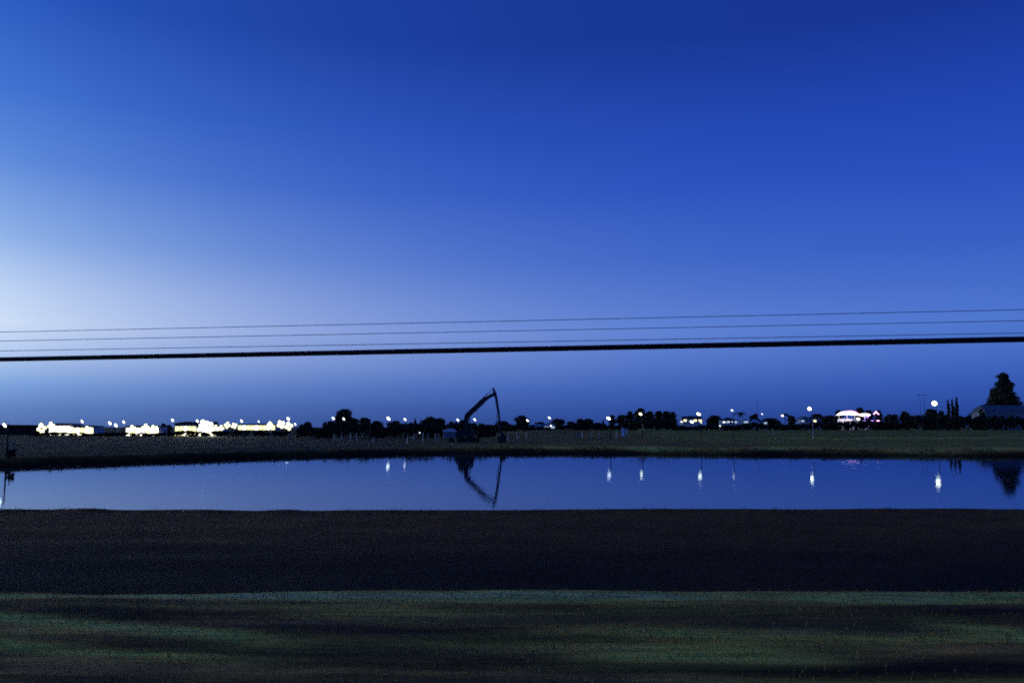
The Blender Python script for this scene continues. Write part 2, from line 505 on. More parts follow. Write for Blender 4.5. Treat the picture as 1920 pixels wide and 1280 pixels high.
def tree(px, top, wpx, D, label, kind='round', name='tree', base=None, trunk='bark', group=None, seed=None, crown_low=.25, cat='tree', leaf=None):
    if px > 600 and 430 < D < 515: D *= 1.25
    x = PX(px, D); z0 = TZ(x, D) - .1 if base is None else base
    H = ZY(top, D) - z0; Wd = wpx * D / 1608.0
    sd = seed if seed is not None else int(px * 13 + top)
    r = random.Random(sd)
    e = empty(name, (x, D, z0), label, cat, group)
    cl = []
    if kind == 'round':
        for k in range(34):
            a = r.uniform(0, 6.28); q = r.random() ** .45
            hz = crown_low + (1 - crown_low) * ((k + .5) / 34) ** .8
            t_ = (hz - crown_low) / (1 - crown_low)
            prof = .72 + .28 * math.sin(min(1, t_ * 1.5) * math.pi * .5) if t_ < .6 else math.cos((t_ - .6) / .4 * 1.25)
            rr = min(Wd, H * 1.3) * r.uniform(.07, .19)
            cl.append((math.cos(a) * q * max(.1, Wd / 2 * prof - rr * .7), math.sin(a) * q * Wd * .4 * prof, min(hz * H, H - rr * .8), rr * 1.15, rr, rr * .9))
        for k in range(5):
            q = (k + .5) / 5
            cl.append((r.uniform(-.06, .06) * Wd, 0, H * (crown_low + (.8 - crown_low) * q), Wd * .34, Wd * .3, H * .14))
    elif kind == 'conifer':
        nt_ = 8
        if H > 20: cl.append((0, 0, H * .955, Wd * .17, Wd * .17, H * .045))
        for k in range(nt_):
            q = k / (nt_ - 1)
            w = Wd * .5 * ((1 - q * .68) if H > 20 else (1 - q * .78))
            zz = H * (crown_low + (1 - crown_low) * q * .95)
            for j in range(5 if k < 5 else 3):
                a = j * 1.26 + k * .7 + r.uniform(-.3, .3)
                o_ = w * r.uniform(.45, .72)
                cl.append((math.cos(a) * o_, math.sin(a) * o_, zz - .03 * H + r.uniform(-.02, .02) * H, w * .45, w * .45, H * .055))
            cl.append((0, 0, zz, w * .5, w * .5, H * .06))
    elif kind == 'column':
        for k in range(9):
            q = k / 8
            w = Wd * .5 * (.75 + .35 * math.sin(q * 3)) * (1 - .55 * q ** 3)
            cl.append((r.uniform(-.1, .1) * Wd, r.uniform(-.1, .1) * Wd, H * (crown_low + (.96 - crown_low) * q), w, w, H * .08))
    elif kind == 'palm':
        m = MB()
        for k in range(16):
            a = k * 2.4; L = Wd * .5 * r.uniform(.8, 1.1); up = r.uniform(.1, .7)
            pts = [Vector((0, 0, H * .86))]
            for s in range(1, 6):
                q = s / 5
                pts.append(Vector((math.cos(a) * L * q, math.sin(a) * L * q, H * .86 + L * (up * q - .75 * q * q))))
            for s in range(5):
                p, q_ = pts[s], pts[s + 1]
                side = Vector((-math.sin(a), math.cos(a), -.25)) * (.7 * (1 - s / 6))
                b0 = len(m.v)
                m.v += [tuple(p + side), tuple(p - side), tuple(q_ - side * .8), tuple(q_ + side * .8)]
                m.f.append((b0, b0 + 1, b0 + 2, b0 + 3))
        m.obj('fronds', M['leaf'], e)
    if cl:
        area = Wd * H
        v, f = leaves(cl, int(900 + area * 34), .34, sd)
        link('crown', leafmesh('crown', v, f, leaf or (M['leaf'] if sd % 2 else M['leaf2'])), e)
    th = H * (.9 if kind != 'round' else .7)
    tr = MB()
    R = max(.12, H * .022)
    tr.tube([(0, 0, -.2), (r.uniform(-.1, .1), 0, th * .4), (r.uniform(-.2, .2), r.uniform(-.2, .2), th)], [R * 1.25, R * .9, R * .35], 7)
    if kind == 'round':
        for k in range(5):
            a = k * 1.3 + r.random(); zz = th * r.uniform(.4, .85)
            tr.tube([(0, 0, zz), (math.cos(a) * Wd * .15, math.sin(a) * Wd * .15, zz + H * .1), (math.cos(a) * Wd * .3, math.sin(a) * Wd * .3, zz + H * .16)], [R * .5, R * .35, R * .15], 5)
    tr.obj('trunk', M[trunk], e)
    return e


# bush prototypes, shared meshes
bush_me = []
for k in range(6):
    r = random.Random(100 + k)
    cl = []
    for j in range(13):
        a = r.uniform(0, 6.28); q = r.random() ** .5; rr = r.uniform(.18, .3)
        cl.append((math.cos(a) * q * .62, math.sin(a) * q * .5, r.uniform(.12, .8), rr, rr, rr * .72))
    v, f = leaves(cl, 2400, .06, 500 + k, .5)
    v[:, 2] = np.maximum(v[:, 2], -.05) / max(v[:, 2].max(), .1)
    bush_me.append(leafmesh('foliage', v, f, M['leaf'] if k % 2 else M['leaf2']))
stem = MB()
for k in range(5):
    a = k * 1.26
    stem.tube([(0, 0, -.1), (math.cos(a) * .15, math.sin(a) * .15, .3), (math.cos(a) * .35, math.sin(a) * .35, .6)], [.035, .025, .012], 5)
stem_me = stem.mesh('stem', M['bark'])
bi = [0]


def bush(px, top, wpx, D, label, group=None, name='bush', base=None, cat='bush'):
    x = PX(px, D); z0 = TZ(x, D) - .05 if base is None else base
    H = ZY(top, D) - z0; Wd = wpx * D / 1608.0
    e = empty(name, (x, D, z0), label, cat, group)
    bi[0] += 1
    fo = link('foliage', bush_me[bi[0] % 6], e)
    fo.scale = (Wd / 1.75, min(Wd, 5) / 1.6, H); fo.rotation_euler = (0, 0, (bi[0] % 2) * math.pi)
    s = link('stem', stem_me, e); s.scale = (Wd / 2, min(Wd, 5) / 2, H)
    return e


# trees beyond the field, left to right
T = [
    (576, 791, 17, 292, 'small round tree at left end of the wood, right of the floodlit yard'),
    (620, 789, 20, 290, 'low round tree under the left one of the paired lamps by the tall tree'),
    (645, 767, 30, 296, 'tallest tree of the left half, a broad bushy crown above the tree line'),
    (634, 774, 16, 289, 'shoulder tree leaning against the left side of the tall bushy tree'),
    (663, 784, 20, 291, 'medium tree directly right of the tall bushy tree'),
    (684, 783, 21, 293, 'dome-shaped tree between the tall bushy tree and the lamp over the wood'),
    (707, 789, 20, 290, 'low flat tree left of the big lamp over the wood'),
    (739, 789, 28, 294, 'wide low tree under and right of the big lamp over the wood'),
    (760, 794, 18, 290, 'low tree under the small lamp left of the pointed conifer'),
    (806, 781, 26, 290, 'left half of the wide double crown standing left of the excavator'),
    (823, 784, 26, 293, 'right half of the wide double crown standing left of the excavator'),
    (846, 790, 12, 296, 'slim small tree between the double crown and the excavator'),
    (903, 794, 13, 291, 'little tree just right of the excavator boom foot'),
    (918, 796, 15, 295, 'low tree in the middle under the excavator arm'),
    (941, 789, 26, 293, 'rounded tree standing behind the lower end of the excavator arm'),
    (960, 796, 18, 290, 'low tree between the excavator arm and the dark dome tree'),
    (979, 779, 25, 289, 'dark dome-shaped tree just right of the excavator arm'),
    (1012, 791, 22, 300, 'low tree over the long pale roof right of the dark dome tree'),
    (1045, 785, 24, 296, 'tree behind the small pale gabled house'),
    (1070, 790, 18, 294, 'low round tree right of the small pale gabled house'),
    (1088, 785, 18, 292, 'left tree of the joined pair in the middle of the right field edge'),
    (1104, 785, 20, 292, 'right tree of the joined pair in the middle of the right field edge'),
    (1122, 792, 18, 294, 'low tree left of the large lamp by the dark wood'),
    (1148, 778, 13, 289, 'narrow tree directly right of the large lamp by the dark wood'),
    (1166, 778, 20, 290, 'round tree forming the left step of the tall dark wood'),
    (1181, 771, 17, 291, 'left corner tree of the tall dark wood'),
    (1201, 765, 19, 288, 'highest tree of the dark wood with a lamp shining in front of it'),
    (1219, 771, 18, 290, 'flat-topped tree right of the highest one in the dark wood'),
    (1236, 770, 18, 292, 'flat-topped tree in the middle of the right half of the dark wood'),
    (1250, 771, 17, 291, 'second tree from the right end of the dark wood'),
    (1262, 772, 15, 290, 'right corner tree where the dark wood drops to the houses'),
    (1296, 780, 26, 292, 'low spreading tree behind the lit house beside the dark wood'),
    (1340, 779, 28, 292, 'wide tree right of the lit house with the big lamp'),
    (1364, 783, 18, 290, 'low tree above the row of small bluish lights'),
    (1416, 776, 18, 288, 'round tree right of the palm with the faint thin mast beside it'),
    (1446, 784, 32, 291, 'low wide tree between the faint mast and the small palm'),
    (1484, 779, 16, 292, 'low tree directly right of the small palm'),
    (1503, 780, 18, 294, 'low tree left of the lamp on the tall pale pole'),
    (1530, 776, 28, 293, 'wide tree right of the lamp on the tall pale pole'),
    (1556, 779, 26, 293, 'low tree just left of the glowing canopy'),
    (1573, 769, 16, 297, 'tree rising behind the left tip of the glowing canopy'),
    (1613, 764, 20, 296, 'tree rising between the two glowing canopies'),
    (1629, 769, 20, 298, 'tree behind the smaller oval canopy'),
    (1648, 769, 16, 292, 'tree above the magenta neon sign'),
    (1671, 777, 26, 290, 'low tree right of the magenta neon sign'),
    (1698, 771, 20, 290, 'dome-shaped tree midway between the neon sign and the brightest right lamp'),
    (1717, 779, 16, 290, 'low tree left of the twin-pole frame'),
    (1746, 767, 26, 289, 'round tree under the brightest lamp on the right'),
    (1765, 770, 13, 290, 'small tree between the brightest right lamp and the three slim cypresses'),
    (1828, 775, 22, 290, 'low tree left of the pale shed'),
]
for (px, top, w, D, lb) in T:
    tree(px, top, w * 1.25, 460 + (D - 290) * 3.5, lb, group='trees along the far side of the field', crown_low=.12)
tree(778, 784, 10, 455, 'small pointed conifer left of the double crown', 'conifer', 'conifer', crown_low=.1, cat='conifer')
tree(1131, 786, 8, 465, 'tiny pointed conifer left of the large lamp by the dark wood', 'conifer', 'conifer', crown_low=.1, cat='conifer')
tree(1388, 770, 32, 440, 'spiky palm with a wide head right of the row of bluish lights', 'palm', 'palm_tree', cat='palm')
tree(1472, 771, 22, 442, 'small spiky palm beside the low lamp', 'palm', 'palm_tree', cat='palm')
tree(1780, 751, 6.5, 520, 'left and shortest of the three slim cypresses', 'column', 'cypress_tree', group='three slim cypresses', crown_low=.05, cat='cypress')
tree(1788, 750, 6.5, 522, 'middle one of the three slim cypresses', 'column', 'cypress_tree', group='three slim cypresses', crown_low=.05, cat='cypress')
tree(1796, 746, 7, 520, 'right and tallest of the three slim cypresses', 'column', 'cypress_tree', group='three slim cypresses', crown_low=.05, cat='cypress')
tree(1885, 701, 66, 490, 'tall broad conifer with tiered branches behind the pale shed at the right edge', 'conifer', 'conifer', crown_low=.45, seed=4, cat='conifer')
tree(870, 787, 32, 219, 'dark leafy tree right behind the excavator cab', 'round', 'tree', crown_low=.08)

# thicket along the field edge and hedge on the rise
LM = [(576, 'the small round tree beside the yard'), (606, 'the dip in the skyline'), (645, 'the tallest tree of the left half'), (684, 'the dome-shaped left tree'), (707, 'the low flat tree'),
      (729, 'the big lamp over the left wood'), (778, 'the small pointed conifer'), (806, 'the wide double crown'), (842, 'the pale-roofed shed'), (880, 'the excavator cab'), (918, 'the open angle of the excavator arm'),
      (941, 'the hanging excavator arm'), (979, 'the dark dome-shaped tree'), (1008, 'the long pale roof'), (1030, 'the pale gabled house'), (1070, 'the low round tree beyond the gabled house'), (1096, 'the joined pair of trees'),
      (1141, 'the large lamp by the dark wood'), (1168, 'the tall white board'), (1201, 'the highest tree of the dark wood'), (1236, 'the flat top of the dark wood'), (1263, 'the right corner of the dark wood'),
      (1297, 'the lit yellowish house'), (1340, 'the wide tree after the lit house'), (1368, 'the row of bluish lights'), (1392, 'the wide palm'), (1421, 'the thin mast'), (1446, 'the low wide tree after the mast'),
      (1472, 'the small palm'), (1490, 'the low tree after the small palm'), (1518, 'the tall pale lamp pole'), (1556, 'the low tree before the canopy'), (1590, 'the large glowing canopy'), (1622, 'the small oval canopy'),
      (1644, 'the neon sign'), (1671, 'the low tree after the neon sign'), (1698, 'the dome-shaped right tree'), (1730, 'the twin-pole frame'), (1752, 'the brightest right lamp'), (1788, 'the three slim cypresses'),
      (1828, 'the low tree before the pale shed'), (1860, 'the left end of the pale shed'), (1887, 'the tall tiered conifer'), (1912, 'the right picture edge')]


def lm(px):
    q, ph = min(LM, key=lambda e_: abs(e_[0] - px))
    d_ = px - q
    return ('directly below ' if abs(d_) < 7 else 'below and left of ' if d_ < -14 else 'just left below ' if d_ < 0 else 'below and right of ' if d_ > 14 else 'just right below ') + ph


px = 566
while px < 925:
    top = 793 + rnd.uniform(-4, 3)
    if px < 583: top = 800
    elif px < 612: top = 804
    bush(px, top, 26, 284 + rnd.uniform(-2, 2), 'dark thicket bush ' + lm(px), 'bushes of the thicket at the foot of the trees')
    px += 16.8
px = 926
while px < 1935:
    top = (795 if px < 996 else 801.5 if px < 1050 else 795 if px < 1172 else 787 if px < 1268 else 797 if px < 1322 else 794 if px < 1350 else 797 if px < 1386 else 793 if px < 1495 else 795 if px < 1500 else 792 if px < 1580 else 789 if px < 1700 else 778) + rnd.uniform(-2, 2)
    bush(px, top, 27, 402 + rnd.uniform(-3, 3), 'dark hedge shrub ' + lm(px), 'shrubs of the long hedge on the rise', name='hedge_shrub', cat='shrub')
    px += 15.6
bush(1845, 764, 17, 440, 'small rounded bush rising at the left end of the pale shed', cat='bush')
# left yard greenery
for (px, top, w, D, lb) in [
    (306, 794, 14, 380, 'dark tree in the gap between the two brightest lit buildings of the yard'),
    (317, 797, 10, 372, 'small tree left of the building with the dark flat roof'),
    (404, 791, 16, 415, 'tree behind the brightest floodlight bank'),
    (420, 796, 14, 430, 'low tree behind the two close floodlights right of the brightest bank'),
    (565, 796, 16, 350, 'low tree at the right end of the floodlit yard'),
    (590, 802, 26, 330, 'flat dark thicket tree between the yard and the wood'),
    (606, 803, 20, 320, 'lowest tree, right in the dip of the skyline before the tall tree'),
]:
    tree(px, top, w, D, lb, crown_low=.08)
YM = [(62, 'the long dark shed'), (80, 'the leftmost round floodlight glare'), (100, 'the left end of the left lit building'), (120, 'the white-lit left building'), (137, 'the joint of the two left lit buildings'), (155, 'the low yellow-white building'),
      (176, 'the right end of the low yellow-white building'), (194, 'the first dark gap of the yard'), (212, 'the two close lamps in the gap'), (232, 'the lamp at the second building corner'), (252, 'the left half of the second lit building'), (271, 'the middle of the second lit building'),
      (290, 'the right end of the second lit building'), (308, 'the second dark gap of the yard'), (328, 'the left end of the dark flat roof'), (348, 'the middle of the dark flat roof'), (367, 'the right end of the dark flat roof'), (385, 'the brightest floodlight bank'),
      (404, 'the bank next to the brightest one'), (426, 'the left raised floodlight bank'), (442, 'the right raised floodlight bank'), (461, 'the left end of the yellow building'), (480, 'the middle of the yellow building'), (500, 'the right end of the yellow building'),
      (520, 'the second largest floodlight bank'), (541, 'the last floodlight bank of the yard')]


def YL(px):
    return min(YM, key=lambda e_: abs(e_[0] - px))[1]


for k in range(26):
    px = 62 + k * 19 + rnd.uniform(-4, 4)
    top = 810 if px < 330 else 806
    bush(px, top + rnd.uniform(-1.5, 1.5), 26, 335, 'low dark bush in front of ' + YL(px), 'bushes along the yard edge')
# pond edge, far left
bush(25, 840, 20, 111.5, 'dark bush at the waterline near the left end of the pond')

# ------------------------------------------------------------------ lamps
def lamp(px, py, size, D, label, matk='lampC', tilt=38, name='street_lamp', group='lamps beyond the field', cat='street lamp', arm=.0, aspect=.55, base=None, pole='steel'):
    """size = width of the lens seen in photo pixels"""
    if px > 600 and D > 420: D *= 1.25
    size *= .84
    p = P(px, py, D)
    L = size * D / 1608.0
    off = L * .5 + arm
    zg = TZ(p.x + off, D) - .1 if base is None else base
    e = empty(name, (p.x + off, D + .35, zg), label, cat, group)
    H = p.z - zg
    R = Matrix.Rotation(math.radians(tilt), 3, 'Y')
    pl = MB().tube([(0, 0, 0), (0, 0, H * .5), (0, 0, H + .25)], [.13, .1, .06], 8)
    pl.box((0, 0, .08), (.45, .45, .16))
    pl.obj('pole', M[pole if D > 130 and (D < 200 or D > 300 or arm > 0) else 'wood'], e)
    MB().tube([(0, 0, H + .15), (-off * .5, -.15, H + .28), (-off, -.2, H + .22 + L * .1)], [.05, .045, .04], 6).obj('arm', M[pole], e)
    hd = MB().box((-off, -.12, H), (L * 1.04, .3, L * aspect * .9), R)
    h = hd.obj('lamp_head', M['dark'], e)
    MB().ellip((-off, -.34, H), (L / 2, .22, L * aspect / 2), R).obj('lens', M[matk], h, smooth=True)
    return e


def bank(px, py, size, D, label, matk='lampA', nx_=2, nz=2, base=None):
    p = P(px, py, D); zg = TZ(p.x, D) - .1
    e = empty('floodlight_bank', (p.x, D + .4, zg), label, 'floodlight', 'floodlights of the yard')
    aa = math.radians(rnd.choice((18, 32, 45, 52))); ca_, sa_ = math.cos(aa), math.sin(aa)   # the frame hangs askew
    H = p.z - zg; S = size * D / 1608.0
    top = H + S / 2
    MB().tube([(0, 0, 0), (0, 0, top)], [.2, .12], 8).obj('mast', M['steel'], e)
    fr = MB()
    for k in range(nz):
        o_ = (k + .5) / nz * S - S / 2
        fr.box((o_ * sa_, -.15, H + o_ * ca_), (S, .1, .1), Matrix.Rotation(aa, 3, 'Y'))
    fr.obj('frame', M['steel'], e)
    for i in range(nx_):
        for k in range(nz):
            x = (i - (nx_ - 1) / 2) * S / nx_; z = H + (k - (nz - 1) / 2) * S / nz
            q = S / nx_ * .5 * rnd.uniform(.8, 1.1)
            x, z = x * ca_ + (z - H) * sa_, H - x * sa_ + (z - H) * ca_
            hh = MB().box((x, -.3, z), (q * 1.7, .25, q * 1.7), bev=q * .3).obj('lamp', M['dark'], e)
            MB().ellip((x, -.44, z), (q * 1.0, .12, q * 1.0)).obj('lens', M[matk], hh, smooth=True)
    return e


L = [
    (625, 784, 7.5, 450, 'lamp left of the tall bushy tree, left one of a pair', 'lampC', 42),
    (644.5, 785, 6.5, 440, 'lamp shining in front of the tall bushy tree, right one of a pair', 'lampC', 52),
    (728.5, 784.5, 9, 270, 'big lamp standing alone above the wide low tree of the left wood', 'lampB', 45),
    (759.5, 786, 7, 272, 'smaller lamp just left of the pointed conifer', 'lampC', 45),
    (858.5, 787, 6.5, 450, 'lamp just left of the excavator boom', 'lampC', 45),
    (890, 786.5, 7, 450, 'lamp inside the angle of the excavator boom and arm', 'lampC', 50),
    (989, 788, 6.5, 440, 'lamp at the right shoulder of the dark dome-shaped tree', 'lampC', 42),
    (1030, 783, 6.5, 450, 'lamp above the small pale gabled house', 'lampC', 42),
    (1141, 784, 9, 214, 'large lamp at the left foot of the dark wood', 'lampB', 32),
    (1201, 776, 7, 245, 'lamp in front of the highest tree of the dark wood', 'lampA', 32),
    (1310, 776, 9, 233, 'large lamp above the lit house beside the dark wood', 'lampA', 25),
    (1372.5, 769, 5.5, 257, 'small lamp high above the row of bluish lights', 'lampC', 25),
    (1429, 776, 4, 440, 'tiny faint lamp right of the thin mast', 'lampD', 25),
    (1467, 779, 5.5, 430, 'lamp under the head of the small palm', 'lampB', 15),
    (1350, 798, 3.5, 396, 'tiny lamp low in the hedge right of the lit house', 'lampC', 10),
    (1278, 790.5, 4.5, 425, 'small low lamp at the left end of the lit house', 'lampC', 10),
    (1297, 790.5, 8.5, 425, 'big low lamp in front of the lit house wall', 'lampB', 20),
    (1314, 791.5, 5, 425, 'small low lamp at the right end of the lit house', 'lampC', 40),
    (1358, 791, 5, 425, 'brightest and leftmost lamp of the row of small bluish lights', 'lampC', 10),
    (1367, 790.5, 2.6, 425, 'middle small lamp of the row of bluish lights', 'lampD', 10),
    (1373, 790.5, 2.6, 425, 'rightmost small lamp of the row of bluish lights', 'lampD', 10),
    (787, 811, 3.6, 262, 'low path light among the pale posts left of the excavator', 'lampD', 60),
    (1609, 785, 8, 438, 'round white lamp under the meeting point of the two glowing canopies', 'lampB', 5),
]
for (px, py, s, D, lb, mk, tl) in L:
    lamp(px, py, s, D, lb, mk, tl)
lamp(1518, 766, 8.5, 252, 'square lamp on a tall pale pole left of the glowing canopy', 'lampA', 6, arm=.35, aspect=.8)
lamp(1752, 756, 11.5, 266, 'largest and brightest lamp on the right, round, above the round tree', 'lampA', 12, aspect=.88)
lamp(8.5, 797, 10.5, 115, 'lamp on a short thin post on the pond bank at the left picture edge', 'lampB', 55, aspect=.45, group=None)
Ly = [
    (154, 790, 7, 'lamp above the left lit building, standing free against the sky', 'lampB', 52),
    (206, 793, 8, 'left one of two close lamps in the dark gap of the yard', 'lampB', 52),
    (217, 797, 9, 'right and lower one of two close lamps in the dark gap of the yard', 'lampB', 48),
    (232, 791, 7, 'lamp at the left corner of the second lit building', 'lampB', 58),
    (323.5, 787.5, 7, 'lamp left of the dark flat roof in the yard', 'lampB', 55),
    (370, 789, 7, 'lamp above the right end of the dark flat roof in the yard', 'lampB', 52),
    (453, 789, 7, 'lamp above the left end of the yellow building in the yard', 'lampB', 50),
    (485, 790, 5, 'small lamp above the middle of the yellow building in the yard', 'lampC', 50),
    (540.5, 785, 8, 'highest lamp at the right end of the floodlit yard', 'lampB', 50),
    (553.5, 795, 6, 'small last lamp at the right end of the floodlit yard', 'lampC', 60),
]
for (px, py, s, lb, mk, tl) in Ly:
    lamp(px, py, s, 350, lb, mk, tl, group='lamps of the yard')
Lb = [
    (78, 803, 15, 'leftmost floodlight bank, a big round glare beside the long dark shed', 'lampB', 2, 2),
    (96, 798, 11, 'high floodlight bank at the left end of the left lit building', 'lampB', 2, 2),
    (96, 808, 8, 'low floodlight bank at the left end of the left lit building', 'lampB', 2, 1),
    (109, 808, 9, 'second low floodlight bank in front of the left lit building', 'lampB', 2, 1),
    (123, 808, 9, 'third low floodlight bank in front of the left lit building', 'lampB', 2, 2),
    (134, 807, 10, 'fourth low floodlight bank in front of the left lit building', 'lampB', 2, 2),
    (165, 806, 12, 'wide floodlight bank at the right end of the left lit building', 'lampB', 2, 2),
    (248, 803, 10, 'floodlight bank in front of the left half of the second lit building', 'lampB', 2, 2),
    (273, 802, 12, 'floodlight bank in front of the right half of the second lit building', 'lampB', 2, 2),
    (289, 804, 12, 'floodlight bank at the right end of the second lit building', 'lampB', 2, 2),
    (385, 801, 22, 'brightest and widest floodlight bank of the whole yard', 'lampA', 3, 3),
    (404, 802, 9, 'floodlight bank close to the right of the brightest one', 'lampB', 2, 2),
    (414.5, 803, 9, 'low floodlight bank second to the right of the brightest one', 'lampB', 2, 2),
    (426, 797, 10, 'left one of the two raised floodlight banks right of the brightest one', 'lampB', 2, 2),
    (439, 798, 9, 'right one of the two raised floodlight banks right of the brightest one', 'lampB', 2, 2),
    (506, 796, 9, 'floodlight bank at the right end of the yellow building', 'lampB', 2, 2),
    (526.5, 795, 12, 'second largest floodlight bank near the right end of the yard', 'lampB', 2, 2),
    (541.5, 799, 12, 'last floodlight bank at the right end of the yard, below the highest lamp', 'lampB', 2, 2),
]
for (px, py, s, lb, mk, a_, c_) in Lb:
    bank(px, py, s * 1.12, 352, lb, 'lampY' if mk == 'lampB' else mk, a_, c_)

# ------------------------------------------------------------------ lit buildings of the yard
def hall(px0, px1, ytop, D, label, pane, bays, roofk='roof', roofh=.5, wall='pale', base=None, name='hall', cat='building', ybot=None, deep=9):
    x0, x1 = PX(px0, D), PX(px1, D)
    zg = (TZ((x0 + x1) / 2, D) - .1) if base is None else base
    H = ZY(ytop, D) - zg; Wd = x1 - x0
    e = empty(name, ((x0 + x1) / 2, D, zg), label, cat)
    MB().box((0, deep / 2 + .2, (H - roofh) / 2), (Wd, deep, H - roofh)).obj('wall', M[wall], e)
    MB().prism([(-Wd / 2 - .3, H - roofh), (Wd / 2 + .3, H - roofh), (Wd / 2 + .3, H - roofh * .5), (0, H), (-Wd / 2 - .3, H - roofh * .5)], -.2, deep + .5).obj('roof', M[roofk], e)
    if pane:  # in the yard, walls lit by floodlights are put in as glowing bays
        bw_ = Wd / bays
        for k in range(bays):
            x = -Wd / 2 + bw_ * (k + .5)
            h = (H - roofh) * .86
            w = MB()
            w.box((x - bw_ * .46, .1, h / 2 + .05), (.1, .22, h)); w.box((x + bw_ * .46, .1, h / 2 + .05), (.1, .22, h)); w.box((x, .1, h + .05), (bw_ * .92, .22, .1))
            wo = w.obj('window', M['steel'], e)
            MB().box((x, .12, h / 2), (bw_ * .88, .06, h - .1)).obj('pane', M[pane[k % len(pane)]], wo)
    return e


hall(-40, 68, 796, 400, 'long low dark shed with a flat roof at the left picture edge', None, 1, wall='soil', roofh=.4)
hall(92, 132, 793, 360, 'left lit building, its white-lit half beside the leftmost floodlights', ['facade_glow'], 5)
hall(133, 176, 797, 362, 'low yellow-white building joined to the right of the left lit one', ['warm', 'facade_glow'], 5)
hall(236, 298, 797, 360, 'second lit building between the two dark gaps of the yard', ['facade_glow', 'warm', 'facade_glow'], 7)
hall(328, 368, 790, 364, 'yellow-lit building under a thick dark flat roof', ['warm', 'warm', 'facade_glow'], 5, roofh=1.3)
hall(369, 412, 797, 362, 'white-lit building behind the brightest floodlight bank', ['facade_glow'], 5)
hall(446, 516, 794, 470, 'long yellow-lit building in the right half of the yard', ['warm', 'facade_glow', 'warm'], 9, base=3.2)


def house(px0, px1, ytop, yeave, D, label, wall='pale', roofk='roof', panes=(), base=None, door=True, ridge='x'):
    D *= 1.24
    x0, x1 = PX(px0, D), PX(px1, D); Wd = x1 - x0; cx = (x0 + x1) / 2
    zg = TZ(cx, D) - .1 if base is None else base
    H = ZY(ytop, D) - zg; E = ZY(yeave, D) - zg
    e = empty('house', (cx, D, zg), label, 'house')
    MB().box((0, 3.5, E / 2), (Wd, 7, E)).obj('wall', M[wall], e)
    if ridge == 'y':
        MB().prism([(-Wd / 2 - .4, E), (Wd / 2 + .4, E), (0, H)], -.4, 7.4).obj('roof', M[roofk], e)
    else:
        m = MB()
        m.v = [(-Wd / 2 - .4, -.4, E), (Wd / 2 + .4, -.4, E), (Wd / 2 + .4, 7.4, E), (-Wd / 2 - .4, 7.4, E), (-Wd / 2 + 1.2, 3.5, H), (Wd / 2 - 1.2, 3.5, H)]
        m.f = [(0, 3, 2, 1), (0, 1, 5, 4), (2, 3, 4, 5), (1, 2, 5), (3, 0, 4)]
        m.obj('roof', M[roofk], e)
    n = len(panes)
    for k, pk in enumerate(panes):
        x = -Wd / 2 + Wd * (k + .5) / n; s = Wd / n * .6; h = min(1.3, E * .45)
        zc = E - h / 2 - .35
        w = MB()
        for q in (-1, 1):
            w.box((x + q * s / 2, -.03, zc), (.08, .12, h)); w.box((x, -.03, zc + q * h / 2), (s + .08, .12, .08))
        wo = w.obj('window', M['white'], e)
        MB().box((x, -.02, zc), (s - .08, .06, h - .08)).obj('pane', M[pk] if pk else M['glass'], wo)
    if door:
        MB().box((Wd * .08, -.03, 1.0), (.9, .08, 2.0)).obj('door', M['wood'], e)
    return e


house(1280, 1318, 780, 785, 432, 'lit yellowish house with lamps along its wall, beside the dark wood', panes=('warm', None, 'warm', 'warm'))
house(1353, 1384, 785, 788, 432, 'low house behind the row of small bluish lights', panes=('cool', 'cool', None, 'cool'))
house(1392, 1406, 784.5, 788, 450, 'small house with a pale roof under the wide palm', roofk='pale', panes=('cool',))
house(1412, 1424, 786, 791, 450, 'tiny house with a pale roof below the thin mast', roofk='pale', panes=(None,))
house(1431, 1440, 786, 790, 450, 'tiny bluish-lit house right of the thin mast', panes=('cool',), door=False)
house(1501, 1519, 779, 786, 436, 'pale house with a gable at the foot of the tall pale lamp pole', wall='pale', roofk='grey', panes=('cool', None), ridge='y')
house(1524, 1541, 783, 786, 436, 'yellowish-lit low house right of the tall pale lamp pole', panes=('warm', None))
house(1019, 1042, 791, 798, 452, 'small pale gabled house with a light on its front right of the dome-shaped tree', wall='white', roofk='pale', panes=('cool', 'cool'), ridge='y')
house(997, 1019, 795, 797, 456, 'low building with a long pale roof left of the small gabled house', wall='pale', roofk='pale', panes=(None, None, None))
lamp(1033, 798, 4.5, 448, 'small light on the front of the pale gabled house', 'lampC', 45)
hall(1183, 1220, 786, 430, 'greenish-lit low building seen at the foot of the dark wood', ['green'], 4, wall='roof')
hall(832, 853, 803, 276, 'small shed with a pale bluish roof beside the excavator', None, 1, roofk='white', roofh=1.1, wall='grey')
# wide pale shed under the conifer
x0, x1, D = PX(1850, 440), PX(1960, 440), 440
zg = TZ(x0, D)
e = empty('shed', ((x0 + x1) / 2, D, zg), 'long pale grey-blue shed at the right edge below the tall conifer', 'shed')
Wd = x1 - x0; E = ZY(771, D) - zg; H = ZY(759.5, D + 7) - zg
MB().box((0, 7, E / 2), (Wd, 14, E)).obj('wall', M['grey'], e)
m = MB(); m.v = [(-Wd / 2 - .4, -.4, E), (Wd / 2 + .4, -.4, E), (Wd / 2 + .4, 14.4, E), (-Wd / 2 - .4, 14.4, E), (-Wd / 2 + .6, 7, H), (Wd / 2 - .6, 7, H)]
m.f = [(0, 3, 2, 1), (0, 1, 5, 4), (2, 3, 4, 5), (1, 2, 5), (3, 0, 4)]
ro = m.obj('roof', M['shedroof'], e)
for k in range(12):
    x = -Wd / 2 + Wd * (k + .5) / 12
    MB().box((x * .98, 3.2, (E + H) / 2 + .02), (.08, 7.6, .1), Matrix.Rotation(math.atan2(H - E, 7.4), 3, 'X')).obj('seam', M['shedroof'], ro)

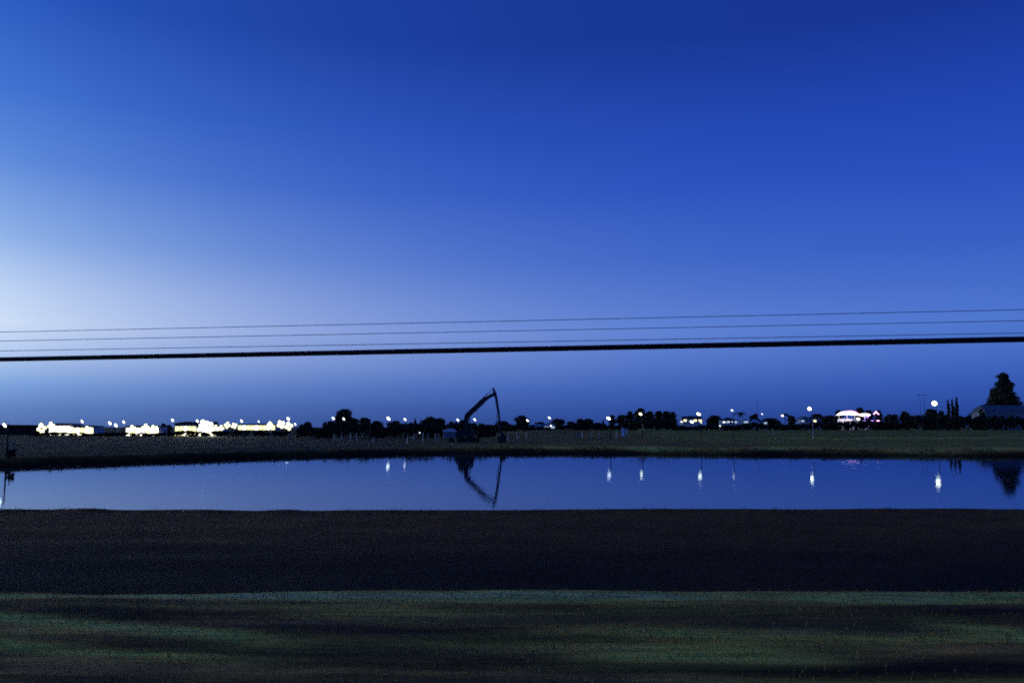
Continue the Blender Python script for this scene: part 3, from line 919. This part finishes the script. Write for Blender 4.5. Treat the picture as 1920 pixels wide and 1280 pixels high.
# ------------------------------------------------------------------ glowing canopies and neon
D = 556
zg = TZ(PX(1590, D), D)
e = empty('canopy', (PX(1590.5, D), D, zg), 'large arched glowing white canopy with a pink rim, left one of two', 'canopy')
R_ = 17.2 * D / 1608
pts_t, pts_b = [], []
for k in range(17):
    a = -1 + k / 8
    pts_t.append((a * R_ * 1.03, ZY(778 - 7.5 * (1 - abs(a) ** 2.2), D) - zg))
    pts_b.append((a * R_ * 1.03, ZY(778.3 - 1.0 * (1 - a * a), D) - zg))
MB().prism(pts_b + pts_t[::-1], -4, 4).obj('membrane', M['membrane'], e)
MB().tube([(x, -4.1, z + .1) for x, z in pts_t[2:]], .17, 6).obj('rim', M['pinkled'], e)
for q in (-.85, .0, .85):
    MB().tube([(q * R_, 1.5, 0), (q * R_, 1.5, ZY(777, D) - zg)], .15, 8).obj('post', M['white'], e)
MB().box((0, 4.3, 3.7), (R_ * 1.7, .15, 7.4)).obj('rear_wall', M['white'], e)
ld = bpy.data.lights.new('canopy_lamp', 'AREA'); ld.energy = 500; ld.size = 8; ld.color = (1, .78, .95); ld.shape = 'SQUARE'
lo = bpy.data.objects.new('canopy_lamp', ld); COL.objects.link(lo); lo.parent = e; lo.location = (0, -.6, ZY(779.5, D) - zg); lo.rotation_euler = (math.radians(35), 0, 0)

e = empty('canopy', (PX(1622, D), D, zg), 'small oval glowing white canopy, right one of two', 'canopy')
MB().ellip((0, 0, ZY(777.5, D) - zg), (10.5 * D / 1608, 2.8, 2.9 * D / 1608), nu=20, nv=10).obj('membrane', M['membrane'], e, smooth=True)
MB().tube([(0, 0, 0), (0, 0, ZY(778, D) - zg)], .18, 8).obj('post', M['white'], e)
MB().box((.2, 4.2, 3.2), (9, .15, 6.4)).obj('rear_wall', M['grey'], e)
MB().box((.6, -1.8, ZY(783, D) - zg), (2.2, .12, .1)).obj('light_strip', M['violetled'], e)
ld = bpy.data.lights.new('violet_lamp', 'POINT'); ld.energy = 2500; ld.color = (.25, .12, 1); ld.shadow_soft_size = .2
lo = bpy.data.objects.new('violet_lamp', ld); COL.objects.link(lo); lo.parent = e; lo.location = (2.6, -3.2, ZY(782, D) - zg)

D = 548; zg = TZ(PX(1644, D), D)
e = empty('neon_sign', (PX(1644, D), D, zg), 'small magenta and white neon sign on a post right of the canopies', 'neon sign')
s = D / 1608
zc = ZY(774, D) - zg
MB().tube([(0, .2, 0), (0, .2, zc + 1)], .09, 8).obj('post', M['dark'], e)
MB().box((0, .1, zc), (12 * s, .14, 8 * s)).obj('back_panel', M['dark'], e)
for (a0, b0, a1, b1) in [(-5, -2.6, 0, 3.2), (-3.4, .4, 1.2, .8), (1.5, 0, 5, -2.6), (-1, 3.2, 1, 1.2)]:
    MB().tube([(a0 * s, 0, zc + b0 * s), (a1 * s, 0, zc + b1 * s)], .28, 8).obj('neon_tube', M['magenta'], e)
MB().box((-8.5 * s, -.2, ZY(788.3, D) - zg), (5.5 * s, .1, 1.3 * s)).obj('light_bar', M['violetled'], e)
MB().box((2.6 * s, -.2, ZY(788.5, D) - zg), (5.5 * s, .1, 1.6 * s)).obj('light_bar', M['magenta'], e)
MB().tube([(-8.5 * s, -.1, 0), (-8.5 * s, -.1, ZY(788.6, D) - zg)], .05, 6).obj('bar_post', M['dark'], e)
MB().tube([(2.6 * s, -.1, 0), (2.6 * s, -.1, ZY(788.8, D) - zg)], .05, 6).obj('bar_post', M['dark'], e)

# twin-pole frame and mast
D = 590; zg = TZ(PX(1733, D), D); s = D / 1608
e = empty('utility_pole', (PX(1733, D), D, zg), 'thin twin-pole frame with a crossarm left of the brightest right lamp', 'utility pole')
for q in (-5.5, 2):
    MB().tube([(q * s, 0, 0), (q * s, 0, ZY(738, D) - zg)], [.14, .1], 8).obj('pole', M['wood'], e)
MB().box((-.5 * s, -.2, ZY(740.5, D) - zg), (23 * s, .16, .22)).obj('crossarm', M['wood'], e)
for q in (-10, -5, 5, 10):
    MB().tube([(q * s, -.2, ZY(740.5, D) - zg + .1), (q * s, -.2, ZY(740.5, D) - zg + .45)], [.07, .05], 6).obj('insulator', M['white'], e)
D = 450; zg = TZ(PX(1421, D), D)
e = empty('mast', (PX(1421, D), D, zg), 'very thin tall mast between the two palms', 'mast')
MB().tube([(0, 0, 0), (0, 0, ZY(746, D) - zg)], [.1, .05], 6).obj('pole', M['wood'], e)
MB().box((0, -.1, ZY(751, D) - zg), (1.4, .08, .1)).obj('crossarm', M['wood'], e)

# ------------------------------------------------------------------ pale posts and boards on the field
posts = [(627, 812, 825), (641, 811, 824), (658, 812, 827), (669, 811, 825), (632.6, 820, 827), (637.6, 822, 828), (700.6, 818, 830), (772.5, 805, 817),
         (764, 815, 831), (776, 812, 825), (793.5, 811, 828), (803, 811, 823), (816.5, 812, 826), (822.6, 812, 825), (832, 810, 823),
         (953, 809, 824), (970, 809, 823.5), (987.5, 811, 822), (1092, 810, 821), (1108.5, 808, 820.5), (1123, 809, 820), (1156, 808, 820), (569, 812, 819), (22, 829, 850), (1449, 803, 811)]
plabs = ['whitewashed post first from left under the tall bushy tree', 'whitewashed post second of the tall ones under the tall bushy tree', 'whitewashed post right below the tall bushy tree, thickest there',
         'whitewashed post last on the right below the tall bushy tree', 'short stub post left one between the tall posts', 'short stub post right one between the tall posts', 'bluish post standing alone in the dark field left of the big lamp',
         'whitewashed post under the pointed conifer', 'bluish low post in front of the pointed conifer', 'pale post close to the right of the one under the pointed conifer',
         'tall pale post left of the double crown', 'pale post under the left edge of the double crown', 'left of the two close posts under the double crown', 'right of the two close posts under the double crown', 'pale post beside the pale-roofed shed',
         'pale post close to the right of the excavator bucket', 'brightest pale post right of the excavator bucket', 'thin pale post below the lamp by the dome-shaped tree',
         'faint post left of a row of three on the right field', 'second post of the row of three on the right field', 'third post of the row of three on the right field', 'thin post left of the tall white board',
         'faint post at the left end of the wood', 'short pale post near the pond bank by the left edge lamp', 'faint short post in front of the hedge below the palms']
for (px, y0, y1), lb in zip(posts, plabs):
    # distance from where its foot stands on the ground
    D = 115 if px < 100 else 240
    if px > 100:
        best = None
        for Dd in range(150, 300, 2):
            z = TZ(PX(px, Dd), Dd)
            if best is None or abs(ZY(y1, Dd) - z) < best[0]: best = (abs(ZY(y1, Dd) - z), Dd)
        D = best[1]
    x = PX(px, D); z = TZ(x, D)
    H = ZY(y0, D) - z
    r_ = .16 if H > 1.3 else .1
    if px < 100: r_ = .07
    m = MB().tube([(0, 0, -.2), (rnd.uniform(-.05, .05), 0, H * .6), (rnd.uniform(-.08, .08), 0, H - .08), (0, 0, H)], [r_ * 1.05, r_, r_ * .9, r_ * .5], 8)
    o = m.obj('post', M['paleb'] if H > 1.3 and r_ > .1 else M['paleb']); o.location = (x, D, z)
    tag(o, lb, 'post', 'pale posts on the field')


def board(px, y0, y1, wpx, label, mk='white'):
    D = 262; x = PX(px, D); z = TZ(x, D); s = D / 1608
    e = empty('sign_board', (x, D, z), label, 'board')
    H = ZY(y0, D) - z; B = max(.3, ZY(y1, D) - z)
    MB().box((0, 0, (H + B) / 2), (wpx * s, .12, H - B), bev=.02).obj('panel', M[mk], e)
    for q in (-.4, .4):
        MB().box((q * wpx * s, .12, H * .48), (.08, .1, H * .96)).obj('leg', M['steel'], e)


board(1168, 802, 819, 5, 'tall narrow white board standing on the field before the dark wood')
board(1174.5, 802.5, 812, 4, 'dimmer shorter board right behind the tall narrow white one', 'pale')
board(1083, 812, 819, 5, 'small faint pale board left of the row of three posts', 'grey')

# ------------------------------------------------------------------ excavator
D = 208.0
s = D / 1608.0
x0 = PX(880, D); zg = TZ(x0, D) - .05


def E(px, py):                       # local coordinates in the plane of the boom
    return ((px - 880) * s, ZY(py, D) - zg)


ex = empty('excavator', (x0, D, zg), 'black long-reach excavator with boom raised and arm hanging to its bucket on the pond bank', 'excavator')
x_l, x_r = (857.5 - 880) * s, (899 - 880) * s
for side in (-1, 1):
    yc = side * 1.35
    h = 1.12
    prof = []
    for k in range(9):
        a = math.pi / 2 + math.pi * k / 8; prof.append((x_l + h / 2 + math.cos(a) * h / 2, h / 2 + math.sin(a) * h / 2))
    for k in range(9):
        a = -math.pi / 2 + math.pi * k / 8; prof.append((x_r - h / 2 + math.cos(a) * h / 2, h / 2 + math.sin(a) * h / 2))
    tr = MB().prism(prof, yc - .4, yc + .4).obj('track', M['rubber'], ex)
    sm_ = MB().box((0, 0, 0), (.2, .84, .07)).mesh('track_shoe', M['rubber'])
    n = 44
    per = []
    for i in range(len(prof)):
        a, b_ = Vector(prof[i]), Vector(prof[(i + 1) % len(prof)]); per.append((a, b_, (b_ - a).length))
    tot = sum(p[2] for p in per)
    for k in range(n):
        t_ = tot * k / n
        for a, b_, l in per:
            if t_ <= l:
                q = a + (b_ - a) * (t_ / l if l else 0); ang = math.atan2((b_ - a).y, (b_ - a).x); break
            t_ -= l
        o = link('track_shoe', sm_, tr); o.location = (q.x, yc, q.y); o.rotation_euler = (0, -ang, 0)
MB().box(((x_l + x_r) / 2, 0, .75), (3, 2, .5)).tube([((x_l + x_r) / 2, 0, .9), ((x_l + x_r) / 2, 0, 1.35)], 1.0, 16).obj('undercarriage', M['dark'], ex)
xa, xb = (856 - 880) * s, (889 - 880) * s
MB().prism([(xa + .6, 1.3), (xb, 1.3), (xb, 2.1), (xb - .6, 2.5), (xa + 1.6, 2.65), (xa + .6, 2.3)], -1.4, 1.4).obj('body', M['dark'], ex)
MB().prism([(xa - .25, 1.45), (xa + .58, 1.35), (xa + .58, 2.45), (xa + .1, 2.45), (xa - .25, 2.1)], -1.45, 1.45).obj('counterweight', M['dark'], ex)
cx0, cx1 = (876 - 880) * s, (889 - 880) * s
cb = MB().prism([(cx0, 1.45), (cx1 + .1, 1.45), (cx1 + .1, 2.0), (cx1 - .25, 3.25), (cx0, 3.3)], -1.42, -.45).obj('cab', M['dark'], ex)
MB().prism([(cx0 + .15, 2.1), (cx1 - .1, 2.1), (cx1 - .36, 3.1), (cx0 + .15, 3.1)], -1.46, -1.425).obj('window', M['glass'], cb)
MB().box(((866 - 880) * s, .5, 2.8), (1.1, .9, .35), bev=.08).obj('engine_cover', M['dark'], ex)
MB().tube([((864 - 880) * s, .9, 2.7), ((864 - 880) * s, .9, 3.4)], .07, 8).obj('exhaust', M['worn'], ex)
bm_ = [E(868.5, 810), E(869.5, 792), E(871, 779), E(873.5, 774.5), E(880, 768.5), E(890, 759.5), E(901, 748.5), E(912, 743), E(925, 735.5), E(928, 736.5), E(926, 741.5), E(915, 748), E(904, 759),
       E(893, 769.5), E(884, 777.5), E(880, 783), E(876.5, 794), E(874.5, 811)]
# split into convex pieces so the bent outline stays clean
bo = MB()
up = [bm_[0], bm_[1], bm_[2], bm_[3], bm_[4], bm_[5], bm_[6], bm_[7], bm_[8], bm_[9]]
bm_ = bm_[:10] + [(p[0] + .02, p[1] - .04) for p in bm_[10:]]
lo_ = [bm_[17], bm_[16], bm_[15], bm_[15], bm_[14], bm_[13], bm_[12], bm_[11], bm_[10], bm_[9]]
for k in range(len(up) - 1):
    q = [up[k], lo_[k], lo_[k + 1], up[k + 1]]
    q2 = [p for i, p in enumerate(q) if p != q[i - 1]]
    bo.prism(q2, -.27, .27)
bo.obj('boom', M['dark'], ex)
for side in (-.5, .5):
    a, b_ = E(884, 806), E(879.5, 780)
    cy = MB().tube([(a[0], side, a[1]), ((a[0] * .45 + b_[0] * .55), side, (a[1] * .45 + b_[1] * .55))], .13, 10).obj('boom_cylinder', M['dark'], ex)
    MB().tube([((a[0] * .45 + b_[0] * .55), side, (a[1] * .45 + b_[1] * .55)), (b_[0], side, b_[1])], .07, 8).obj('rod', M['worn'], cy)
a, b_ = E(905, 747), E(924.6, 728.5)
mid = ((a[0] * .5 + b_[0] * .5), (a[1] * .5 + b_[1] * .5))
cy = MB().tube([(a[0], 0, a[1] + .1), (mid[0], 0, mid[1])], .12, 10).obj('stick_cylinder', M['dark'], ex)
MB().tube([(mid[0], 0, mid[1]), (b_[0], 0, b_[1])], .07, 8).obj('rod', M['worn'], cy)
stk_l = [E(923.3, 727), E(925.2, 740), E(927.7, 746), E(931.5, 768), E(935.4, 790), E(938.6, 812)]
stk_r = [E(926, 726.5), E(930.8, 737), E(932.6, 746), E(936, 768), E(939, 790), E(941.4, 812)]
sk = MB()
for k in range(5):
    sk.prism([stk_l[k], stk_r[k], stk_r[k + 1], stk_l[k + 1]], -.2, .2)
sk.obj('stick', M['dark'], ex)
a, b_ = E(931.6, 776), E(936.6, 806)
MB().tube([(a[0] - .1, -.3, a[1]), (b_[0] - .1, -.3, b_[1])], .09, 8).obj('bucket_cylinder', M['worn'], ex)
bk = [E(934, 826.5), E(933, 822.5), E(937, 817), E(938, 811.5), E(943, 811), E(946.5, 813), E(950.5, 819), E(950, 824), E(946, 827)]
bu = MB().prism(bk, -.75, .75).obj('bucket', M['dark'], ex)
for k in range(5):
    MB().prism([E(932, 828), E(934.5, 824.5), E(936, 827)], -.7 + k * .32, -.58 + k * .32).obj('tooth', M['worn'], bu)
# spoil heaps
def heap(px, ytop, wpx, D, label):
    x = PX(px, D); z = TZ(x, D) - .1; H = ZY(ytop, D) - z; Wd = wpx * D / 1608
    m = MB(); r = random.Random(int(px)); n = 16; rings = 6
    for i in range(rings + 1):
        q = i / rings
        for k in range(n):
            a = 6.283 * k / n
            rr = Wd / 2 * (1 - q) ** .6 * r.uniform(.85, 1.1) if i < rings else .02
            m.v.append((math.cos(a) * rr, math.sin(a) * rr * .7, H * q * r.uniform(.95, 1.05)))
    for i in range(rings):
        for k in range(n):
            k2 = (k + 1) % n
            m.f.append((i * n + k, i * n + k2, (i + 1) * n + k2, (i + 1) * n + k))
    o = m.obj('spoil_heap', M['soil'], smooth=True); o.location = (x, D, z)
    tag(o, label, 'heap')


heap(846, 817.5, 16, 208, 'dark rounded heap of soil at the left end of the excavator tracks')
heap(942, 824, 22, 209, 'low dark soil heap under the excavator bucket')

# ------------------------------------------------------------------ overhead wires
def wire_line(name, Yc, slope, zs, rad, xa, xb, label, cat, group=None, dy=0, sag=0):
    m = MB(); pts = []
    n = 48
    for k in range(n + 1):
        x = xa + (xb - xa) * k / n
        q = (x - xa) / (xb - xa)
        pts.append((x, Yc + dy + slope * x, zs - sag * 4 * q * (1 - q) + sag * .97))
    m.tube(pts, rad, 8)
    o = m.obj(name, M['wire'] if cat == 'cable' else M['alu'])
    return tag(o, label, cat, group)


wire_line('cable', 15.0, -.217, EYE + 1.36, .046, -38, 31, 'thick black cable crossing the whole picture below the thin wires', 'cable', sag=.02)
for z, lb in [(3.73, 'topmost of the three thin overhead wires'), (3.375, 'middle one of the three thin overhead wires'), (2.98, 'lowest of the three thin overhead wires, above the thick cable')]:
    wire_line('wire', 30.0, -.177, EYE + z, .012, -62, 48, lb, 'wire', 'three thin overhead wires', sag=.02)


def upole(x, y, H, arms, label):
    z = TZ(x, y)
    e = empty('utility_pole', (x, y, z), label, 'utility pole', 'poles carrying the wires')
    MB().tube([(0, 0, -.5), (0, 0, H)], [.17, .12], 12).obj('pole', M['wood'], e)
    for a in arms:
        MB().tube([(0, -.05, a - z), (0, -.4, a - z)], .035, 8).obj('bracket', M['steel'], e)
    return e


for xx, yy, a in [(-38, 15 + .217 * 38 + .35, [EYE + 1.36]), (31, 15 - .217 * 31 + .35, [EYE + 1.36])]:
    upole(xx, yy, 7, a, 'wooden pole holding the thick cable, outside the picture ' + ('left' if xx < 0 else 'right'))
for xx in (-62, 48):
    upole(xx, 30 - .177 * xx + .35, 9.5, [EYE + 3.73, EYE + 3.375, EYE + 2.98], 'tall wooden pole holding the three thin wires, outside the picture ' + ('left' if xx < 0 else 'right'))

# ------------------------------------------------------------------ grass along the verge
n = 16000
gxx = rng.uniform(-13, 13, n); gyy = rng.uniform(9.2, 16.3, n)
keep = vnoise(gxx / 1.2, gyy / .35, 41) + rng.random(n) * .5 > .62
gxx, gyy = gxx[keep], gyy[keep]; n = len(gxx)
gzz = terrain(gxx, gyy)
h = (.03 + .05 * rng.random(n)) * (.5 + vnoise(gxx / 2, gyy / .5, 42))
a = rng.uniform(0, 6.283, n); w = .006 + .006 * rng.random(n)
dx, dyy = np.cos(a) * w, np.sin(a) * w
lx, ly = rng.normal(0, .4, n) * h, rng.normal(0, .4, n) * h
v = np.stack([np.stack([gxx - dx, gyy - dyy, gzz - .01], 1), np.stack([gxx + dx, gyy + dyy, gzz - .01], 1), np.stack([gxx + lx, gyy + ly, gzz + h], 1)], 1).reshape(-1, 3)
gmsh = bpy.data.meshes.new('grass'); gmsh.from_pydata(v.tolist(), [], np.arange(n * 3).reshape(-1, 3).tolist())
gmsh.materials.append(mat('verge_grass', (.26, .18, .04), .8, noise=.6, nscale=1.2))
go = bpy.data.objects.new('grass', gmsh); COL.objects.link(go)
tag(go, 'short dry grass on the trackside verge in the foreground', 'grass', kind='stuff')

# rank weeds along the pond's edges: nobody could count them
tv = []; tf = []
n = 9000
tx = np.concatenate([rng.uniform(-34, 34, 5200), rng.uniform(-62, 84, 3800)])
ty = np.concatenate([46.6 + rng.normal(0, .7, 5200), np.interp(tx[5200:], SHX, SHY) + 2.2 + rng.normal(0, 1.3, 3800)])
dens = np.where(np.arange(n) < 5200, vnoise(tx / 1.3, ty / .8, 61) + .45 * vnoise(tx / .35, ty * 0, 62), vnoise(tx / 3, ty / 2, 63) + .5 * vnoise(tx / .9, ty * 0, 64))
k_ = dens > .78
tx, ty = tx[k_], ty[k_]; near_ = np.arange(n)[k_] < 5200
tz = terrain(tx, ty); n = len(tx)
hh = np.where(near_, .05 + .12 * rng.random(n), .15 + .35 * rng.random(n))
a = rng.uniform(0, 6.283, n); w = np.where(near_, .02, .07) * (.5 + rng.random(n))
dx, dyy = np.cos(a) * w, np.sin(a) * w
lx, ly = rng.normal(0, .35, n) * hh, rng.normal(0, .35, n) * hh
v = np.stack([np.stack([tx - dx, ty - dyy, tz - .03], 1), np.stack([tx + dx, ty + dyy, tz - .03], 1), np.stack([tx + lx, ty + ly, tz + hh], 1)], 1).reshape(-1, 3)
wmh = bpy.data.meshes.new('weeds'); wmh.from_pydata(v.tolist(), [], np.arange(n * 3).reshape(-1, 3).tolist())
wmh.materials.append(mat('bank_weeds', (.10, .07, .02), .9, noise=.5, nscale=.8))
wo2 = bpy.data.objects.new('weeds', wmh); COL.objects.link(wo2)
tag(wo2, 'ragged dry weeds along the near and far edges of the pond', 'weeds', kind='stuff')

# the brightest bank of the yard lights the trees and grass around it
ld = bpy.data.lights.new('floodlight_beam', 'SPOT'); ld.energy = 26000; ld.color = (.85, 1, .7); ld.spot_size = math.radians(130); ld.shadow_soft_size = .8
lo = bpy.data.objects.new('floodlight_beam', ld); COL.objects.link(lo)
q = P(385, 800, 350.5); lo.location = q; lo.rotation_euler = (math.radians(-50), 0, 0)
